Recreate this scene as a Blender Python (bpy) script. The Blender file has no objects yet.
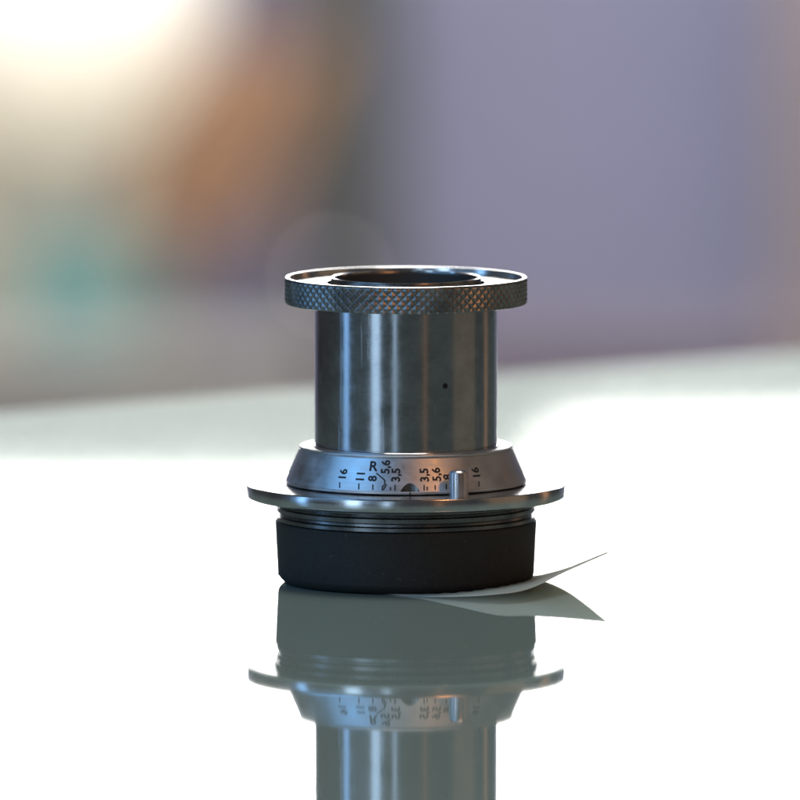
import bpy, bmesh, math, random
from mathutils import Vector, Matrix
random.seed(4)
MM = 0.001
R = math.radians
sc = bpy.context.scene
COL = sc.collection

# ------------------------------------------------------------------ camera
CAM_D, CAM_H, PITCH, FPX = 2.0, 0.226, 5.62, 12560.0
cd = bpy.data.cameras.new('camera'); cam = bpy.data.objects.new('camera', cd); COL.objects.link(cam)
cam.location = (-0.00096, -CAM_D, CAM_H)
cam.rotation_euler = (R(90 - PITCH), 0, 0)
cd.sensor_width = 36; cd.lens = FPX / 800 * 36
cd.clip_start = 0.05; cd.clip_end = 60
cd.dof.use_dof = True
cd.dof.focus_distance = 1.99
cd.dof.aperture_fstop = (cd.lens / 1000) / 0.030
cd.dof.aperture_blades = 0
sc.camera = cam

# ------------------------------------------------------------------ world and lamps
w = bpy.data.worlds.new("World"); sc.world = w; w.use_nodes = True
w.node_tree.nodes['Background'].inputs[0].default_value = (0.88, 0.94, 1.0, 1)
w.node_tree.nodes['Background'].inputs[1].default_value = 0.06

def lamp(name, az, dist, z, sx, sz, radiance, color, aim=(0, 0, 0.03)):
    """area lamp in the room; az in degrees from the camera side, positive to the right"""
    d = bpy.data.lights.new(name, 'AREA'); d.shape = 'RECTANGLE'
    d.size = sx; d.size_y = sz; d.color = color
    d.energy = radiance * math.pi * sx * sz
    o = bpy.data.objects.new(name, d); COL.objects.link(o)
    a = R(az)
    o.location = (dist * math.sin(a), -dist * math.cos(a), z)
    v = Vector(aim) - o.location
    o.rotation_euler = v.to_track_quat('-Z', 'Y').to_euler()
    return o

BLUE = (0.26, 0.55, 1.0); COOL = (0.52, 0.75, 1.0); WARM = (1.0, 0.42, 0.17)
lamp('window_light_far_left', -81, 2.6, 0.35, 0.34, 1.1, 3.4, BLUE)
lamp('window_light_left', -38.5, 2.6, 0.35, 0.50, 1.1, 3.2, COOL)
lamp('window_light_near', -14, 2.8, 0.35, 0.17, 1.1, 2.8, COOL)
lamp('high_window_light', -64, 2.6, 2.3, 2.3, 1.3, 3.6, (0.17, 0.50, 1.0))
lamp('warm_room_light', 36, 2.6, 2.3, 1.5, 0.9, 0.75, (1.0, 0.55, 0.28))
lamp('dim_side_light', 80, 2.6, 0.6, 1.7, 1.6, 0.19, (1.0, 0.64, 0.32))
lamp('dim_left_light', -50, 3.0, 0.9, 3.0, 1.2, 0.27, (0.28, 0.58, 1.0))
lamp('overhead_fill', 0, 0.05, 2.2, 1.2, 1.2, 5.0, (1.0, 0.98, 0.95))  # added overhead fill, lifts the paper slip and the table tone
lamp('warm_lamp_side', 31, 2.4, 1.7, 0.26, 0.26, 32.0, (1.0, 0.38, 0.12))
lamp('warm_strip_light', 24, 2.8, 0.3, 0.16, 0.9, 0.5, WARM)
lamp('warm_lamp_back', 121, 2.4, 0.35, 0.28, 0.9, 0.7, (1.0, 0.5, 0.24))
lamp('background_fill', 180, 3.5, 1.6, 2.4, 0.8, 17.0, (1.0, 0.97, 0.95), aim=(0, 5.0, -0.2))  # added fill that brightens the wall and drapes behind

sc.view_settings.view_transform = 'Standard'
sc.view_settings.look = 'None'
sc.view_settings.exposure = 0
sc.view_settings.gamma = 1
sc.cycles.use_denoising = True
sc.cycles.max_bounces = 10
sc.cycles.caustics_reflective = True
sc.cycles.sample_clamp_indirect = 4

# ------------------------------------------------------------------ helpers
def link(name, me, mat=None, parent=None, sharp=30):
    if mat is not None: me.materials.append(mat)
    if sharp:
        for p in me.polygons: p.use_smooth = True
        me.set_sharp_from_angle(angle=R(sharp))
    o = bpy.data.objects.new(name, me); COL.objects.link(o)
    if parent is not None: o.parent = parent
    return o

def mesh(name, verts, faces):
    me = bpy.data.meshes.new(name); me.from_pydata(verts, [], faces); me.validate(); me.update()
    return me

def lathe_mesh(name, prof, seg=256, closed=True):
    """prof: list of (r, z) in mm, closed loop when closed"""
    vs, fs = [], []
    n = len(prof)
    for r, z in prof:
        for i in range(seg):
            a = 2 * math.pi * i / seg
            vs.append((r * MM * math.sin(a), -r * MM * math.cos(a), z * MM))
    for j in range(n if closed else n - 1):
        k = (j + 1) % n
        for i in range(seg):
            i2 = (i + 1) % seg
            fs.append((j * seg + i, j * seg + i2, k * seg + i2, k * seg + i))
    me = mesh(name, vs, fs)
    bm = bmesh.new(); bm.from_mesh(me)
    bmesh.ops.remove_doubles(bm, verts=bm.verts, dist=1e-7)
    bmesh.ops.recalc_face_normals(bm, faces=bm.faces)
    bm.to_mesh(me); bm.free()
    return me

def lathe(name, prof, mat, parent=None, seg=256, closed=True, sharp=25):
    return link(name, lathe_mesh(name, prof, seg, closed), mat, parent, sharp)

def arc(cx, cz, r, a0, a1, n=5):
    return [(cx + r * math.cos(R(a0 + (a1 - a0) * i / n)), cz + r * math.sin(R(a0 + (a1 - a0) * i / n))) for i in range(n + 1)]

def nodes(name):
    m = bpy.data.materials.new(name); m.use_nodes = True
    nt = m.node_tree; return m, nt, nt.nodes['Principled BSDF']

def N(nt, t, **kw):
    n = nt.nodes.new(t)
    for k, v in kw.items():
        if k in n.inputs: n.inputs[k].default_value = v
        else: setattr(n, k, v)
    return n

def metal(name, col, rough, turned=0.25, bump=0.02, spots=0.0, scr=0.0, aniso=0.0, dark=0.55):
    m, nt, b = nodes(name); L = nt.links.new
    b.inputs['Metallic'].default_value = 1
    tc = N(nt, 'ShaderNodeTexCoord')
    mp = N(nt, 'ShaderNodeMapping'); mp.inputs['Scale'].default_value = (60, 60, 9000)
    L(tc.outputs['Object'], mp.inputs['Vector'])
    fine = N(nt, 'ShaderNodeTexNoise', Scale=1.0, Detail=3.0); L(mp.outputs[0], fine.inputs['Vector'])
    blot = N(nt, 'ShaderNodeTexNoise', Scale=260.0, Detail=6.0, Roughness=0.65); L(tc.outputs['Object'], blot.inputs['Vector'])
    # colour: worn oxide blotches
    cr = N(nt, 'ShaderNodeValToRGB'); L(blot.outputs['Fac'], cr.inputs['Fac'])
    cr.color_ramp.elements[0].position = 0.30; cr.color_ramp.elements[1].position = 0.62
    cr.color_ramp.elements[0].color = tuple(c * dark for c in col) + (1,)
    cr.color_ramp.elements[1].color = tuple(col) + (1,)
    L(cr.outputs[0], b.inputs['Base Color'])
    # roughness: turned grooves plus blotches
    r1 = N(nt, 'ShaderNodeMapRange'); L(fine.outputs['Fac'], r1.inputs['Value'])
    r1.inputs['To Min'].default_value = rough * (1 - turned); r1.inputs['To Max'].default_value = rough * (1 + turned)
    r2 = N(nt, 'ShaderNodeMapRange'); L(blot.outputs['Fac'], r2.inputs['Value'])
    r2.inputs['From Min'].default_value = .3; r2.inputs['From Max'].default_value = .7
    r2.inputs['To Min'].default_value = .8; r2.inputs['To Max'].default_value = 1.25
    mu = N(nt, 'ShaderNodeMath', operation='MULTIPLY'); L(r1.outputs[0], mu.inputs[0]); L(r2.outputs[0], mu.inputs[1])
    rough_out = mu.outputs[0]
    if scr:
        mp2 = N(nt, 'ShaderNodeMapping'); mp2.inputs['Rotation'].default_value = (0.3, 0.9, 0.2); mp2.inputs['Scale'].default_value = (1500, 1500, 50)
        L(tc.outputs['Object'], mp2.inputs['Vector'])
        v = N(nt, 'ShaderNodeTexNoise', Scale=1.0, Detail=2.0); L(mp2.outputs[0], v.inputs['Vector'])
        c2 = N(nt, 'ShaderNodeValToRGB'); L(v.outputs['Fac'], c2.inputs['Fac'])
        c2.color_ramp.elements[0].position = 0.66; c2.color_ramp.elements[1].position = 0.72
        ad = N(nt, 'ShaderNodeMath', operation='MULTIPLY_ADD'); L(c2.outputs[0], ad.inputs[0]); ad.inputs[1].default_value = scr
        L(mu.outputs[0], ad.inputs[2]); rough_out = ad.outputs[0]
    L(rough_out, b.inputs['Roughness'])
    bp = N(nt, 'ShaderNodeBump', Strength=bump * 10, Distance=0.00001); L(fine.outputs['Fac'], bp.inputs['Height'])
    bp2 = N(nt, 'ShaderNodeBump', Strength=0.15, Distance=0.00002); L(blot.outputs['Fac'], bp2.inputs['Height']); L(bp.outputs[0], bp2.inputs['Normal'])
    L(bp2.outputs[0], b.inputs['Normal'])
    if aniso:
        b.inputs['Anisotropic'].default_value = aniso
        tg = N(nt, 'ShaderNodeTangent', direction_type='RADIAL', axis='Z'); L(tg.outputs[0], b.inputs['Tangent'])
    return m

def plain(name, col, rough=0.6, noise=0.15, scale=40, bump=0.0, metallic=0.0, bscale=3000, bdist=0.00003):
    m, nt, b = nodes(name); L = nt.links.new
    tc = N(nt, 'ShaderNodeTexCoord')
    n = N(nt, 'ShaderNodeTexNoise', Scale=float(scale), Detail=5.0); L(tc.outputs['Object'], n.inputs['Vector'])
    cr = N(nt, 'ShaderNodeValToRGB'); L(n.outputs['Fac'], cr.inputs['Fac'])
    cr.color_ramp.elements[0].position = .3; cr.color_ramp.elements[1].position = .7
    cr.color_ramp.elements[0].color = tuple(c * (1 - noise) for c in col) + (1,)
    cr.color_ramp.elements[1].color = tuple(min(1, c * (1 + noise)) for c in col) + (1,)
    L(cr.outputs[0], b.inputs['Base Color'])
    b.inputs['Roughness'].default_value = rough; b.inputs['Metallic'].default_value = metallic
    if bump:
        n2 = N(nt, 'ShaderNodeTexNoise', Scale=float(bscale), Detail=3.0); L(tc.outputs['Object'], n2.inputs['Vector'])
        bp = N(nt, 'ShaderNodeBump', Strength=bump, Distance=bdist); L(n2.outputs['Fac'], bp.inputs['Height']); L(bp.outputs[0], b.inputs['Normal'])
    return m

def emit(name, col, strength):
    m, nt, b = nodes(name)
    b.inputs['Base Color'].default_value = (0.8, 0.8, 0.8, 1)
    b.inputs['Emission Color'].default_value = col + (1,); b.inputs['Emission Strength'].default_value = strength
    return m

def thing(name, label, cat, loc=(0, 0, 0), group=None):
    o = bpy.data.objects.new(name, None); COL.objects.link(o); o.location = loc
    o.empty_display_size = 0.01
    o['label'] = label; o['category'] = cat
    if group: o['group'] = group
    return o

def tag(o, label, cat, group=None):
    o['label'] = label; o['category'] = cat
    if group: o['group'] = group
    return o

def box_mesh(name, x0, x1, y0, y1, z0, z1, bevel=0.0, seg=2):
    bm = bmesh.new(); bmesh.ops.create_cube(bm, size=1)
    for v in bm.verts:
        v.co = Vector((x0 + (v.co.x + .5) * (x1 - x0), y0 + (v.co.y + .5) * (y1 - y0), z0 + (v.co.z + .5) * (z1 - z0)))
    if bevel: bmesh.ops.bevel(bm, geom=bm.edges[:], offset=bevel, segments=seg, affect='EDGES', profile=0.5)
    me = bpy.data.meshes.new(name); bm.to_mesh(me); bm.free(); return me

# ------------------------------------------------------------------ materials
M_tube = metal('blackened_steel', (0.40, 0.405, 0.42), 0.17, bump=0.015, scr=0.25, dark=0.75)
M_satin = metal('satin_chrome', (0.60, 0.61, 0.62), 0.42, bump=0.02, dark=0.86)
M_flange = metal('polished_chrome', (0.60, 0.60, 0.60), 0.18, bump=0.02, dark=0.8)
M_bright = metal('bright_edge_metal', (0.75, 0.75, 0.74), 0.14, bump=0.01, dark=0.8)
M_pin = metal('satin_pin_metal', (0.62, 0.58, 0.58), 0.30, bump=0.0, dark=0.95)
M_mount = metal('worn_mount_steel', (0.22, 0.22, 0.22), 0.28, bump=0.02, dark=0.6)
M_knurl = metal('dark_knurled_steel', (0.32, 0.32, 0.32), 0.38, bump=0.0, dark=0.5)
M_cap = plain('black_crackle_plastic', (0.022, 0.023, 0.021), 0.6, noise=0.15, scale=1500, bump=0.6, bscale=5000)
M_black = plain('matt_black_lining', (0.006, 0.006, 0.006), 0.7, noise=0.2, scale=300)
M_ink = plain('black_engraving_paint', (0.012, 0.012, 0.014), 0.6, noise=0.2, scale=800)

def add_lint(m):
    nt = m.node_tree; L = nt.links.new; b = nt.nodes['Principled BSDF']
    src = b.inputs['Base Color'].links[0].from_socket
    tc = N(nt, 'ShaderNodeTexCoord'); v = N(nt, 'ShaderNodeTexNoise', Scale=1100.0, Detail=2.0); L(tc.outputs['Object'], v.inputs['Vector'])
    r = N(nt, 'ShaderNodeMapRange'); L(v.outputs['Fac'], r.inputs['Value'])
    r.inputs['From Min'].default_value = .70; r.inputs['From Max'].default_value = .76; r.inputs['To Max'].default_value = .3
    mx = N(nt, 'ShaderNodeMix', data_type='RGBA'); L(r.outputs[0], mx.inputs['Factor'])
    L(src, mx.inputs[6]); mx.inputs[7].default_value = (0.16, 0.16, 0.15, 1); L(mx.outputs[2], b.inputs['Base Color'])
add_lint(M_cap)

def table_material():
    m, nt, b = nodes('green_tinted_glass_top'); L = nt.links.new
    tc = N(nt, 'ShaderNodeTexCoord')
    n = N(nt, 'ShaderNodeTexNoise', Scale=14.0, Detail=4.0); L(tc.outputs['Object'], n.inputs['Vector'])
    cr = N(nt, 'ShaderNodeValToRGB'); L(n.outputs['Fac'], cr.inputs['Fac'])
    cr.color_ramp.elements[0].color = (0.23, 0.30, 0.255, 1); cr.color_ramp.elements[1].color = (0.26, 0.335, 0.285, 1)
    L(cr.outputs[0], b.inputs['Base Color'])
    b.inputs['IOR'].default_value = 1.52
    n2 = N(nt, 'ShaderNodeTexNoise', Scale=60.0, Detail=3.0); L(tc.outputs['Object'], n2.inputs['Vector'])
    mr = N(nt, 'ShaderNodeMapRange'); L(n2.outputs['Fac'], mr.inputs['Value'])
    mr.inputs['To Min'].default_value = 0.020; mr.inputs['To Max'].default_value = 0.034
    L(mr.outputs[0], b.inputs['Roughness'])
    return m
M_glass_top = table_material()

# ------------------------------------------------------------------ setting
FLOOR = -0.74
M_wall = plain('lilac_grey_wall', (0.28, 0.285, 0.41), 0.85, noise=0.10, scale=3)
M_floor = plain('dark_wood_floor', (0.10, 0.075, 0.055), 0.5, noise=0.3, scale=6)
o = link('floor', mesh('floor', [(-5, -5, FLOOR), (5, -5, FLOOR), (5, 5.6, FLOOR), (-5, 5.6, FLOOR)], [(0, 1, 2, 3)]), M_floor, sharp=0); o['kind'] = 'structure'
WY = 5.0
M_frame = plain('white_window_paint', (0.75, 0.75, 0.72), 0.5, noise=0.05, scale=10)
M_reflector = plain('pale_mint_reflector', (0.40, 0.45, 0.425), 0.5, noise=0.08, scale=10)
M_pane = emit('daylight_pane', (1.0, 0.98, 0.93), 10.0)
WINS = [(-1.0, 0.08, 0.528, 1.55, 'bright daylit left window above the frame, mirrored as white in the table left of the lens'),
        (0.08, 1.0, 0.493, 1.55, 'bright daylit right window above the frame, mirrored as white in the table right of the lens')]
def wall():
    xs = sorted({-3.2, 3.2} | {v for q in WINS for v in q[:2]}); zs = sorted({FLOOR, 2.0} | {v for q in WINS for v in q[2:4]})
    bm = bmesh.new()
    def quad(p): bm.faces.new([bm.verts.new(v) for v in p])
    for i in range(len(xs) - 1):
        for j in range(len(zs) - 1):
            x, X2, z, Z2 = xs[i], xs[i + 1], zs[j], zs[j + 1]
            if any(q[0] <= x and X2 <= q[1] and q[2] <= z and Z2 <= q[3] for q in WINS): continue
            quad([(x, WY, z), (X2, WY, z), (X2, WY, Z2), (x, WY, Z2)])
            quad([(x, WY + .12, z), (x, WY + .12, Z2), (X2, WY + .12, Z2), (X2, WY + .12, z)])
    for x0, x1, z0, z1, _ in WINS:
        c = [(x0, z0), (x1, z0), (x1, z1), (x0, z1)]
        for k in range(4):
            (a, b_), (c_, d) = c[k], c[(k + 1) % 4]
            quad([(a, WY, b_), (c_, WY, d), (c_, WY + .12, d), (a, WY + .12, b_)])
    bmesh.ops.remove_doubles(bm, verts=bm.verts, dist=1e-5)
    bmesh.ops.recalc_face_normals(bm, faces=bm.faces)
    me = bpy.data.meshes.new('wall'); bm.to_mesh(me); bm.free(); return me
o = link('wall', wall(), M_wall, sharp=0); o['kind'] = 'structure'
for x0, x1, z0, z1, lab in WINS:
    win = thing('window', lab, 'window', ((x0 + x1) / 2, WY, z0), 'windows in the far wall')
    h = (x1 - x0) / 2; hz = z1 - z0
    def wp(nm, *b, m=M_frame): return link(nm, box_mesh(nm, *b, .003), m, win, 0)
    wp('frame', -h, -h + .008, .0, .06, 0, hz); wp('frame', h - .008, h, .0, .06, 0, hz)
    wp('frame', -h + .008, h - .008, .0, .06, hz - .03, hz)
    wp('pane', -h + .008, h - .008, .03, .036, 0, hz - .03, m=M_pane)
    wp('reflector_panel', -h + (.002 if x0 > 0 else 0), h - (.002 if x0 < 0 else 0), -.05, -.002, -.13, -.004, m=M_reflector)  # unseen pale panel added so the table's far band mirrors lighter

# table: thick green glass top
table = thing('table', 'glossy glass table top that mirrors the lens standing on it', 'table', (0.148, -0.186, 0))
table.rotation_euler = (0, 0, R(38))
link('table_top', box_mesh('table_top', -.5, .5, -.5, .5, -.012, 0, .0025, 3), M_glass_top, table, 0)
M_leg = metal('brushed_leg_steel', (0.5, 0.5, 0.5), 0.3)
for sx in (-1, 1):
    for sy in (-1, 1):
        link('leg', box_mesh('leg', sx * .42 - .02, sx * .42 + .02, sy * .42 - .02, sy * .42 + .02, FLOOR, -.012, .002), M_leg, table, 30)

# ------------------------------------------------------------------ out-of-focus things behind
def lathe_at(name, prof, mat, parent, seg=48): return lathe(name, prof, mat, parent, seg, closed=False)
def blob(name, label, cat, px, py_top, py_bot, wpx, dist, mat, kind='vase'):
    """a turned object whose silhouette spans these heights as seen past the table edge"""
    k = dist / FPX
    x = (px - 400) * k - .001
    zt = CAM_H - dist * math.tan(R(PITCH) + (py_top - 400) / FPX)
    r = wpx / 2 * k
    return x, dist - CAM_D, zt, r

M_cream = emit('cream_lamp_globe', (1.0, 0.87, 0.64), 0.74)
M_orange = plain('terracotta_glaze', (0.44, 0.28, 0.18), 0.5, noise=0.15, scale=12)
M_teal = plain('teal_ceramic', (0.17, 0.36, 0.335), 0.35, noise=0.1, scale=12)
M_dgreen = plain('dark_grey_green_cloth', (0.17, 0.18, 0.16), 0.9, noise=0.1, scale=6)
M_tan = plain('tan_cloth', (0.37, 0.31, 0.29), 0.9, noise=0.12, scale=6)
M_lilac = plain('lilac_cloth', (0.32, 0.28, 0.40), 0.9, noise=0.08, scale=6)
M_olive = plain('grey_olive_cloth', (0.46, 0.43, 0.34), 0.9, noise=0.12, scale=6)

def curtain(name, label, x0, x1, y, z0, z1, mat, folds, cat='curtain', amp=.012, slant=0):
    n = folds * 12; vs = []; fs = []
    for i in range(n + 1):
        x = x0 + (x1 - x0) * i / n
        yy = y + amp * math.sin(2 * math.pi * folds * i / n) + amp * .4 * math.sin(2 * math.pi * folds * i / n * .37 + 1)
        vs += [(x, yy, z0), (x + slant, yy, z1), (x + slant, yy + .003, z1), (x, yy + .003, z0)]
    for i in range(n):
        a = i * 4; b_ = a + 4
        for j in range(4): fs.append((a + j, b_ + j, b_ + (j + 1) % 4, a + (j + 1) % 4))
    fs += [(0, 1, 2, 3), (n * 4, n * 4 + 3, n * 4 + 2, n * 4 + 1)]
    o = link(name, mesh(name, vs, fs), mat, None, 60)
    return tag(o, label, cat)

def X(px, dist): return (px - 400) / FPX * dist - .00096
def Z(py, dist): return CAM_H - dist * math.tan(R(PITCH) + math.atan((py - 400) / FPX))

D1 = 6.8
curtain('curtain', 'blurred grey-olive drape at the far left behind the table', X(-260, D1), X(175, D1), D1 - 2, FLOOR, 0.1, M_olive, 5)
curtain('hanging_cloth', 'blurred orange-brown cloth hanging left of the lens, far behind the table', X(108, D1 - .1), X(262, D1 - .1), D1 - 2.1, Z(245, D1 - .1), Z(40, D1 - .1), M_orange, 3, 'cloth', slant=.042)
curtain('curtain', 'blurred dark grey-green drape directly behind the lens', X(300, D1), X(400, D1), D1 - 2, FLOOR, 0.1, M_dgreen, 3)
curtain('curtain', 'blurred tan drape at the right edge of the background', X(785, D1), X(1100, D1), D1 - 2, FLOOR, 0.1, M_tan, 4)

M_bulb = emit('small_bulb', (1.0, 0.85, 0.9), 5.0)
bulb = lathe('small_light', [(2.2 * math.cos(R(a)) if abs(a) < 90 else 0.01, 2.2 * math.sin(R(a))) for a in range(-90, 91, 15)], M_bulb, None, 24, closed=False)
bulb.location = (X(331, D1 - .2), D1 - 2.2, Z(278, D1 - .2))
tag(bulb, 'tiny point light whose faint blurred disc shows above the left of the knurled ring', 'light')
lampt = thing('lamp', 'glowing cream globe lamp out of focus at the upper left', 'lamp', (X(60, 6.5), 4.5, 0))
zc = Z(-10, 6.5); rr = 0.078
gl = lathe('globe', [(rr * 1000 * math.cos(R(a)) if abs(a) < 90 else 0.01, zc * 1000 + rr * 1000 * math.sin(R(a))) for a in range(-90, 91, 10)], M_cream, lampt, 48, closed=False)
lathe('stand', [(0.01, FLOOR * 1000), (120, FLOOR * 1000), (120, FLOOR * 1000 + 15), (10, FLOOR * 1000 + 25), (10, (zc - rr) * 1000), (0.01, (zc - rr) * 1000)], M_frame, lampt, 32, closed=False)

vase = thing('vase', 'teal green vase out of focus at the lower left behind the table', 'vase', (X(75, 6.4), 4.4, FLOOR))
zt = (Z(240, 6.4) - FLOOR) * 1000
lathe('body', [(0.01, 0), (60, 0), (75, 60), (60, 200), (36, zt * .8), (33, zt - 40), (34, zt), (28, zt), (26, zt - 40), (0.01, zt - 60)], M_teal, vase, 48, closed=False)

cab = thing('cabinet', 'blurred dark grey-brown low cabinet just above the table edge, left of the lens', 'cabinet', (X(20, 6.3), 4.25, FLOOR))
M_cab = plain('dark_grey_brown_paint', (0.20, 0.19, 0.175), 0.7, noise=0.12, scale=8)
hc = Z(352, 6.25) - FLOOR
link('carcass', box_mesh('carcass', -.30, .145, -.06, .06, 0, hc - .02, .003), M_cab, cab, 0)
link('top', box_mesh('top', -.31, .155, -.07, .07, hc - .02, hc, .003), M_cab, cab, 0)
for k in range(2):
    link('door', box_mesh('door', -.295 + .22 * k, -.08 + .22 * k, -.078, -.0605, .03, hc - .03, .003), M_cab, cab, 0)
bench = thing('bench', 'blurred dark purple-brown bench just above the table edge, right of the lens', 'bench', (X(560, 6.6), 4.55, FLOOR))
M_bench = plain('dark_purple_brown_paint', (0.10, 0.08, 0.10), 0.7, noise=0.15, scale=8)
hb = Z(328, 6.6) - FLOOR
link('seat', box_mesh('seat', -.12, .12, -.1, .1, hb - .12, hb, .004), M_bench, bench, 0)
for sx in (-1, 1):
    link('leg', box_mesh('leg', sx * .09 - .015, sx * .09 + .015, -.08, .08, 0, hb - .12, .003), M_bench, bench, 0)
# ------------------------------------------------------------------ paper slip under the lens
def paper():
    far = [(-25.6, 11.5, .03), (-20, 10.4, .03), (-8, 9, .03), (6, 8, .03), (15, 7, .04), (20, 6.2, .10), (23, 5.0, .75), (26, 2.5, 1.9), (29, -2, 3.6), (32.2, -8.2, 5.6)]
    near = [(-25.6, 11.3, .03), (-18.5, 8, .03), (-14, -10, .03), (-4, -18, .03), (2, -22.5, .10), (8, -28, .7), (14.5, -32.5, 1.6), (19.5, -29, 2.1), (25.6, -18.5, 3.7), (32.2, -8.8, 5.45)]
    def cr(P, t):
        n = len(P) - 1; f = t * n; i = min(int(f), n - 1); u = f - i
        p = [P[max(0, min(n, i + k))] for k in (-1, 0, 1, 2)]
        return [0.5 * ((2 * p[1][c]) + (-p[0][c] + p[2][c]) * u + (2 * p[0][c] - 5 * p[1][c] + 4 * p[2][c] - p[3][c]) * u * u + (-p[0][c] + 3 * p[1][c] - 3 * p[2][c] + p[3][c]) * u ** 3) for c in range(3)]
    nu, nv = 60, 14; vs = []; fs = []
    for i in range(nu + 1):
        a = cr(far, i / nu); b_ = cr(near, i / nu)
        for j in range(nv + 1):
            t = j / nv
            p = [a[c] + (b_[c] - a[c]) * t for c in range(3)]
            if math.hypot(p[0], p[1]) < 20.5: p[2] = min(p[2], .04)
            vs.append((p[0] * MM, p[1] * MM, max(p[2], .03) * MM))
    for i in range(nu):
        for j in range(nv):
            q = i * (nv + 1) + j
            fs.append((q, q + 1, q + nv + 2, q + nv + 1))
    me = mesh('paper_slip', vs, fs)
    m, nt, b = nodes('grey_tracing_paper')
    tc = N(nt, 'ShaderNodeTexCoord'); n = N(nt, 'ShaderNodeTexNoise', Scale=700.0, Detail=5.0); nt.links.new(tc.outputs['Object'], n.inputs['Vector'])
    c = N(nt, 'ShaderNodeValToRGB'); nt.links.new(n.outputs['Fac'], c.inputs['Fac'])
    c.color_ramp.elements[0].color = (.72, .74, .68, 1); c.color_ramp.elements[1].color = (.82, .84, .78, 1)
    nt.links.new(c.outputs[0], b.inputs['Base Color']); b.inputs['Roughness'].default_value = .6
    tr = N(nt, 'ShaderNodeBsdfTranslucent'); nt.links.new(c.outputs[0], tr.inputs[0])
    mx = N(nt, 'ShaderNodeMixShader'); mx.inputs[0].default_value = .75
    nt.links.new(b.outputs[0], mx.inputs[1]); nt.links.new(tr.outputs[0], mx.inputs[2])
    nt.links.new(mx.outputs[0], nt.nodes['Material Output'].inputs['Surface'])
    o = link('paper_slip', me, m, None, 60)
    s = o.modifiers.new('thickness', 'SOLIDIFY'); s.thickness = 0.00014; s.offset = 1
    return tag(o, 'thin grey paper slip under the lens cap, one corner curling up to the right', 'paper')
paper()

# ------------------------------------------------------------------ the lens
lens = thing('camera_lens', 'small vintage metal camera lens with knurled ring, standing upright on its black cap', 'camera lens', (0, 0, 0.00013))

# rear cap
cap = lathe('rear_cap', [(0.02, 0.0), (18.6, 0.0)] + arc(18.9, 1.7, 1.7, -90, -8, 14) + [(20.95, 9.3)] + arc(20.65, 9.55, .32, 0, 90, 3) + [(19.9, 9.87), (19.7, 9.2), (19.6, 2.0), (0.02, 1.6)], M_cap, lens, closed=False)
# threaded mount between cap and flange
prof = [(19.4, 8.5), (20.1, 8.5), (20.1, 9.7), (20.75, 10.0), (20.75, 10.55), (20.2, 10.75), (20.15, 11.1), (20.7, 11.35), (20.75, 12.0), (20.3, 12.2), (20.2, 12.5), (20.9, 12.75), (21.0, 13.35), (20.2, 13.62), (18, 13.62)]
lathe('screw_mount', prof, M_mount, lens)
# flange
lathe('flange', [(17.0, 13.45), (25.1, 13.45), (25.42, 13.65), (25.5, 13.85), (25.5, 15.4), (25.42, 15.6), (25.25, 15.68), (17.0, 15.68)], M_flange, lens)

# depth scale ring (cone) with half-round notch
CZ0, CR0, CZ1, CR1 = 16.36, 19.26, 21.35, 17.063
ring_me = lathe_mesh('scale_ring', [(14.9, 15.7), (18.4, 15.7), (18.5, 15.76), (18.9, 15.8), (19.2, 15.86), (19.33, 15.98), (19.33, 16.24), (19.24, 16.30), (CR0, CZ0), (CR1, CZ1), (CR1 - .14, CZ1 + .05), (CR1 - .14, CZ1 + .14), (CR1 + .02, CZ1 + .2), (CR1 + .02, CZ1 + .36), (CR1 - .08, CZ1 + .5), (CR1 - .3, CZ1 + .58), (16.4, CZ1 + .59), (14.9, CZ1 + .45)], 360)
ring_me.materials.append(M_satin); ring_me.materials.append(M_mount)
tmp = bpy.data.objects.new('ring_blank', ring_me); COL.objects.link(tmp)
cb = bmesh.new()
bmesh.ops.create_cone(cb, cap_ends=True, segments=64, radius1=2.75 * MM, radius2=2.75 * MM, depth=3.4 * MM)
cm = bpy.data.meshes.new('notch_tool'); 
NA = R(1.9)
cb.transform(Matrix.Translation((math.sin(NA) * (19.3 + 2.15) * MM, -math.cos(NA) * (19.3 + 2.15) * MM, (16.32 + 1.7) * MM)))
cb.to_mesh(cm); cb.free(); cm.materials.append(M_satin); cm.materials.append(M_mount)
for p in cm.polygons: p.material_index = 1  # darker steel on the cut faces, recess shade put into the colour
cut = bpy.data.objects.new('notch_tool', cm); COL.objects.link(cut)
bo = tmp.modifiers.new('b', 'BOOLEAN'); bo.operation = 'DIFFERENCE'; bo.object = cut; bo.solver = 'EXACT'
bpy.context.view_layer.update()
dg = bpy.context.evaluated_depsgraph_get()
rm = bpy.data.meshes.new_from_object(tmp.evaluated_get(dg)); rm.name = 'scale_ring'
bpy.data.objects.remove(tmp); bpy.data.objects.remove(cut)
for p in rm.polygons: p.use_smooth = True
rm.set_sharp_from_angle(angle=R(22))
ring = bpy.data.objects.new('scale_ring', rm); COL.objects.link(ring); ring.parent = lens

def cone_pt(phi, z, off=0.03):
    r = CR0 + (CR1 - CR0) * (z - CZ0) / (CZ1 - CZ0)
    sl = math.atan2(CR0 - CR1, CZ1 - CZ0)
    r2 = r + off * math.cos(sl); z2 = z + off * math.sin(sl)
    return (r2 * MM * math.sin(phi), -r2 * MM * math.cos(phi), z2 * MM)

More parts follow.
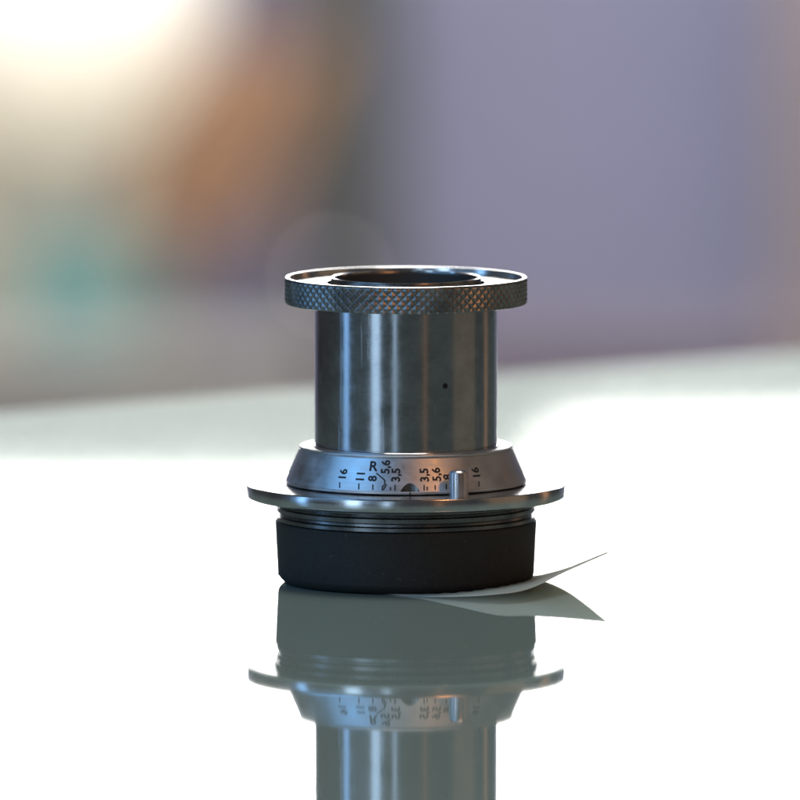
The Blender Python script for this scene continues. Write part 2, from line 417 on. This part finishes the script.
def px_to_cone(px, py):
    """angle and height on the ring of an engraved mark measured on the picture (the mark lies on the ring's surface)"""
    z = 18.5
    for _ in range(30):
        r = CR0 + (CR1 - CR0) * (z - CZ0) / (CZ1 - CZ0)
        s = max(-1, min(1, (px - 400) / FPX * (CAM_D * 1000 * 1.006) - .96) / r) if False else max(-1, min(1, ((px - 400) / FPX * 2005 - .96) / r))
        phi = math.asin(s)
        y = -r * math.cos(phi) * MM
        dep = R(PITCH) + math.atan((py - 400) / FPX)
        z = (CAM_H - math.tan(dep) * (CAM_D + y)) * 1000 - .13
    return phi, z

def engraved_text(txt, px, py, cap_h, rot=True, width=1.0):
    cu = bpy.data.curves.new('txt', 'FONT'); cu.body = txt; cu.size = cap_h / 0.70; cu.align_x = 'CENTER'
    cu.offset = 0.06; cu.resolution_u = 3
    if rot: cu.space_character = 1.0
    t = bpy.data.objects.new('txt', cu); COL.objects.link(t)
    bpy.context.view_layer.update()
    me = bpy.data.meshes.new_from_object(t.evaluated_get(bpy.context.evaluated_depsgraph_get()))
    bpy.data.objects.remove(t)
    phi, z = px_to_cone(px, py)
    r = CR0 + (CR1 - CR0) * (z - CZ0) / (CZ1 - CZ0)
    sl = math.atan2(CR0 - CR1, CZ1 - CZ0)
    for v in me.vertices:
        x, y = v.co.x * width, v.co.y - cap_h / 2
        s, t_ = (-y, x) if rot else (x, y)
        v.co = cone_pt(phi + s / r, z + t_ * math.cos(sl))
    nm = 'engraved_letter' if txt == 'R' else 'engraved_number'
    me.name = nm; me.materials.clear()
    return link(nm, me, M_ink, ring, 0)

def engraved_line(pts, wd=0.2):
    vs = []; fs = []
    q = [px_to_cone(*p) for p in pts]
    for k in range(len(q) - 1):
        (p0, z0), (p1, z1) = q[k], q[k + 1]
        dx = (p1 - p0) * 18; dz = z1 - z0; l = math.hypot(dx, dz) or 1
        nx, nz = -dz / l * wd / 2, dx / l * wd / 2
        b_ = len(vs)
        e = wd * .4
        ex, ez = dx / l * e / 18, dz / l * e
        for (p, z, sgn, en) in ((p0, z0, 1, -1), (p0, z0, -1, -1), (p1, z1, -1, 1), (p1, z1, 1, 1)):
            if k == 0 and en == -1 or k == len(q) - 2 and en == 1: en = 0
            vs.append(cone_pt(p + sgn * nx / 18 + en * ex, z + sgn * nz + en * ez, 0.03 + .006 * (k % 2)))
        fs.append((b_, b_ + 1, b_ + 2, b_ + 3))
    return link('tick_mark', mesh('tick_mark', vs, fs), M_ink, ring, 0)

CH = 1.34
for txt, px, py in (('16', 343, 474.5), ('11', 360.5, 476.5), ('8', 372.5, 478.5), ('5,6', 385.5, 467), ('3,5', 395.7, 475),
                    ('3,5', 424, 475), ('5,6', 436, 474.5), ('8', 447, 477), ('11', 460, 476), ('16', 475.5, 473)):
    engraved_text(txt, px, py, CH)
engraved_text('R', 373.5, 466, CH * 1.2, rot=False)
for px, y0, y1 in ((340, 488, 482.3), (359, 489.5, 483.5), (373, 490, 484.5), (390.6, 490.4, 487), (395, 490.5, 484.8), (424, 490.3, 485),
                   (427, 490.3, 486.8), (435, 490, 485), (446, 489.4, 484), (460, 488.3, 483), (478.5, 486.5, 481.2)):
    engraved_line([(px, y0), (px, y1)])
engraved_line([(376.5, 473), (384.8, 480.3), (385, 484), (382.5, 487), (382.3, 490.5)])
engraved_line([(386.5, 484.5), (383.3, 490.2)])
# index line on the rim of the ring under the notch
o = link('index_mark', box_mesh('index_mark', -.12 * MM, .12 * MM, -19.36 * MM, -19.2 * MM, 15.9 * MM, 16.25 * MM), M_ink, ring, 0); o.rotation_euler = (0, 0, NA)

# post on the flange
def post():
    a = math.asin(8.35 / 22.2)
    prof = [(0.02, 0), (1.55, 0), (1.55, 3.6), (1.45, 3.95), (1.15, 4.2), (0.02, 4.25)]
    o = lathe('lock_pin', prof, M_pin, lens, 48, closed=False)
    o.location = (22.2 * MM * math.sin(a), -22.2 * MM * math.cos(a), 15.68 * MM)
post()

# tube
lathe('tube', [(14.0, 20.0), (14.62, 20.0), (14.62, 44.5), (14.0, 44.5)], M_tube, lens, 256)
lathe('tube_collar', [(14.66, CZ1 + .1), (15.0, CZ1 + .1), (15.05, CZ1 + .55), (14.95, CZ1 + .67), (14.66, CZ1 + .69)], M_bright, lens, 256)
# small set screw in the tube
sa = math.asin((445 - 406) / 91.5)
o = lathe('set_screw', [(0.01, .01), (.25, .02), (.42, .035), (.55, .03), (.60, .0), (.60, -.3)], M_black, lens, 24, closed=False)
o.rotation_euler = (R(90), 0, sa); o.location = (14.62 * MM * math.sin(sa), -14.62 * MM * math.cos(sa), 32.6 * MM); o.scale = (.75, .75, .75)

# top ring
KZ0, KZ1, KR = 44.55, 48.75, 19.45
fr = lathe('front_ring', [(14.3, KZ0 + .1), (18.7, KZ0), (19.02, KZ0 + .12), (19.0, KZ0 + .3), (19.0, KZ1 - .25), (19.35, KZ1), (19.25, KZ1 + .1), (18.75, KZ1 + .1), (18.65, KZ1), (18.55, KZ1 - .75), (13.2, KZ1 - .8), (12.7, KZ1 - .8), (12.7, KZ0 + .1)], M_flange, lens, 300)
def knurl():
    nD, per = 82, 14; rows = 3; pr = 14
    nu, nv = nD * per, rows * pr
    hh = KZ1 - KZ0 - .15
    vs = []; fs = []
    def tri(t): t = t % 1.0; return 1 - abs(2 * t - 1)
    for j in range(nv + 1):
        v = j / nv * rows * 0.93
        e = min(1, min(j, nv - j) / (nv * .05))
        for i in range(nu):
            u = i / per
            h = min(tri((u + v) / 1.0), tri((u - v) / 1.0))
            h = min(h * 1.0, 0.92)
            r = KR - .30 + .30 * h * (0.25 + .75 * e) + .05 * (e - 1)
            a = 2 * math.pi * i / nu
            vs.append((r * MM * math.sin(a), -r * MM * math.cos(a), (KZ0 + .08 + hh * j / nv) * MM))
    for j in range(nv):
        for i in range(nu):
            i2 = (i + 1) % nu
            fs.append((j * nu + i, j * nu + i2, (j + 1) * nu + i2, (j + 1) * nu + i))
    return link('knurled_band', mesh('knurled_band', vs, fs), M_knurl, fr, 20)
knurl()
# inner barrel rim and dark throat
inner = lathe('inner_rim', [(11.2, KZ1 - 6), (12.0, KZ1 - 6), (12.05, KZ1 - .35), (11.95, KZ1 - .05), (11.75, KZ1), (11.55, KZ1 - .05), (11.45, KZ1 - .3), (11.35, KZ1 - 1.0)], M_mount, lens, 256)
lathe('inner_rim_edge', [(11.95, KZ1 - .02), (11.97, KZ1 + .08), (11.8, KZ1 + .14), (11.55, KZ1 + .08), (11.53, KZ1 - .02)], M_bright, lens, 256)
lathe('throat', [(11.4, KZ1 - .3), (10.8, KZ1 - 2), (9.0, KZ1 - 7), (8.8, KZ1 - 9), (0.02, KZ1 - 9)], M_black, lens, 128, closed=False)
gm, nt, gb = nodes('coated_lens_glass'); gb.inputs['Base Color'].default_value = (0.02, 0.02, 0.03, 1); gb.inputs['Roughness'].default_value = 0.02; gb.inputs['IOR'].default_value = 1.6; gb.inputs['Coat Weight'].default_value = 1
lathe('glass_element', [(8.75, KZ1 - 8.8), (8.6, KZ1 - 8.2)] + [(8.6 * math.cos(R(a)), KZ1 - 8.2 + 1.6 * math.sin(R(a))) for a in (15, 30, 45, 60, 75)] + [(0.02, KZ1 - 6.6)], gm, lens, 96, closed=False)
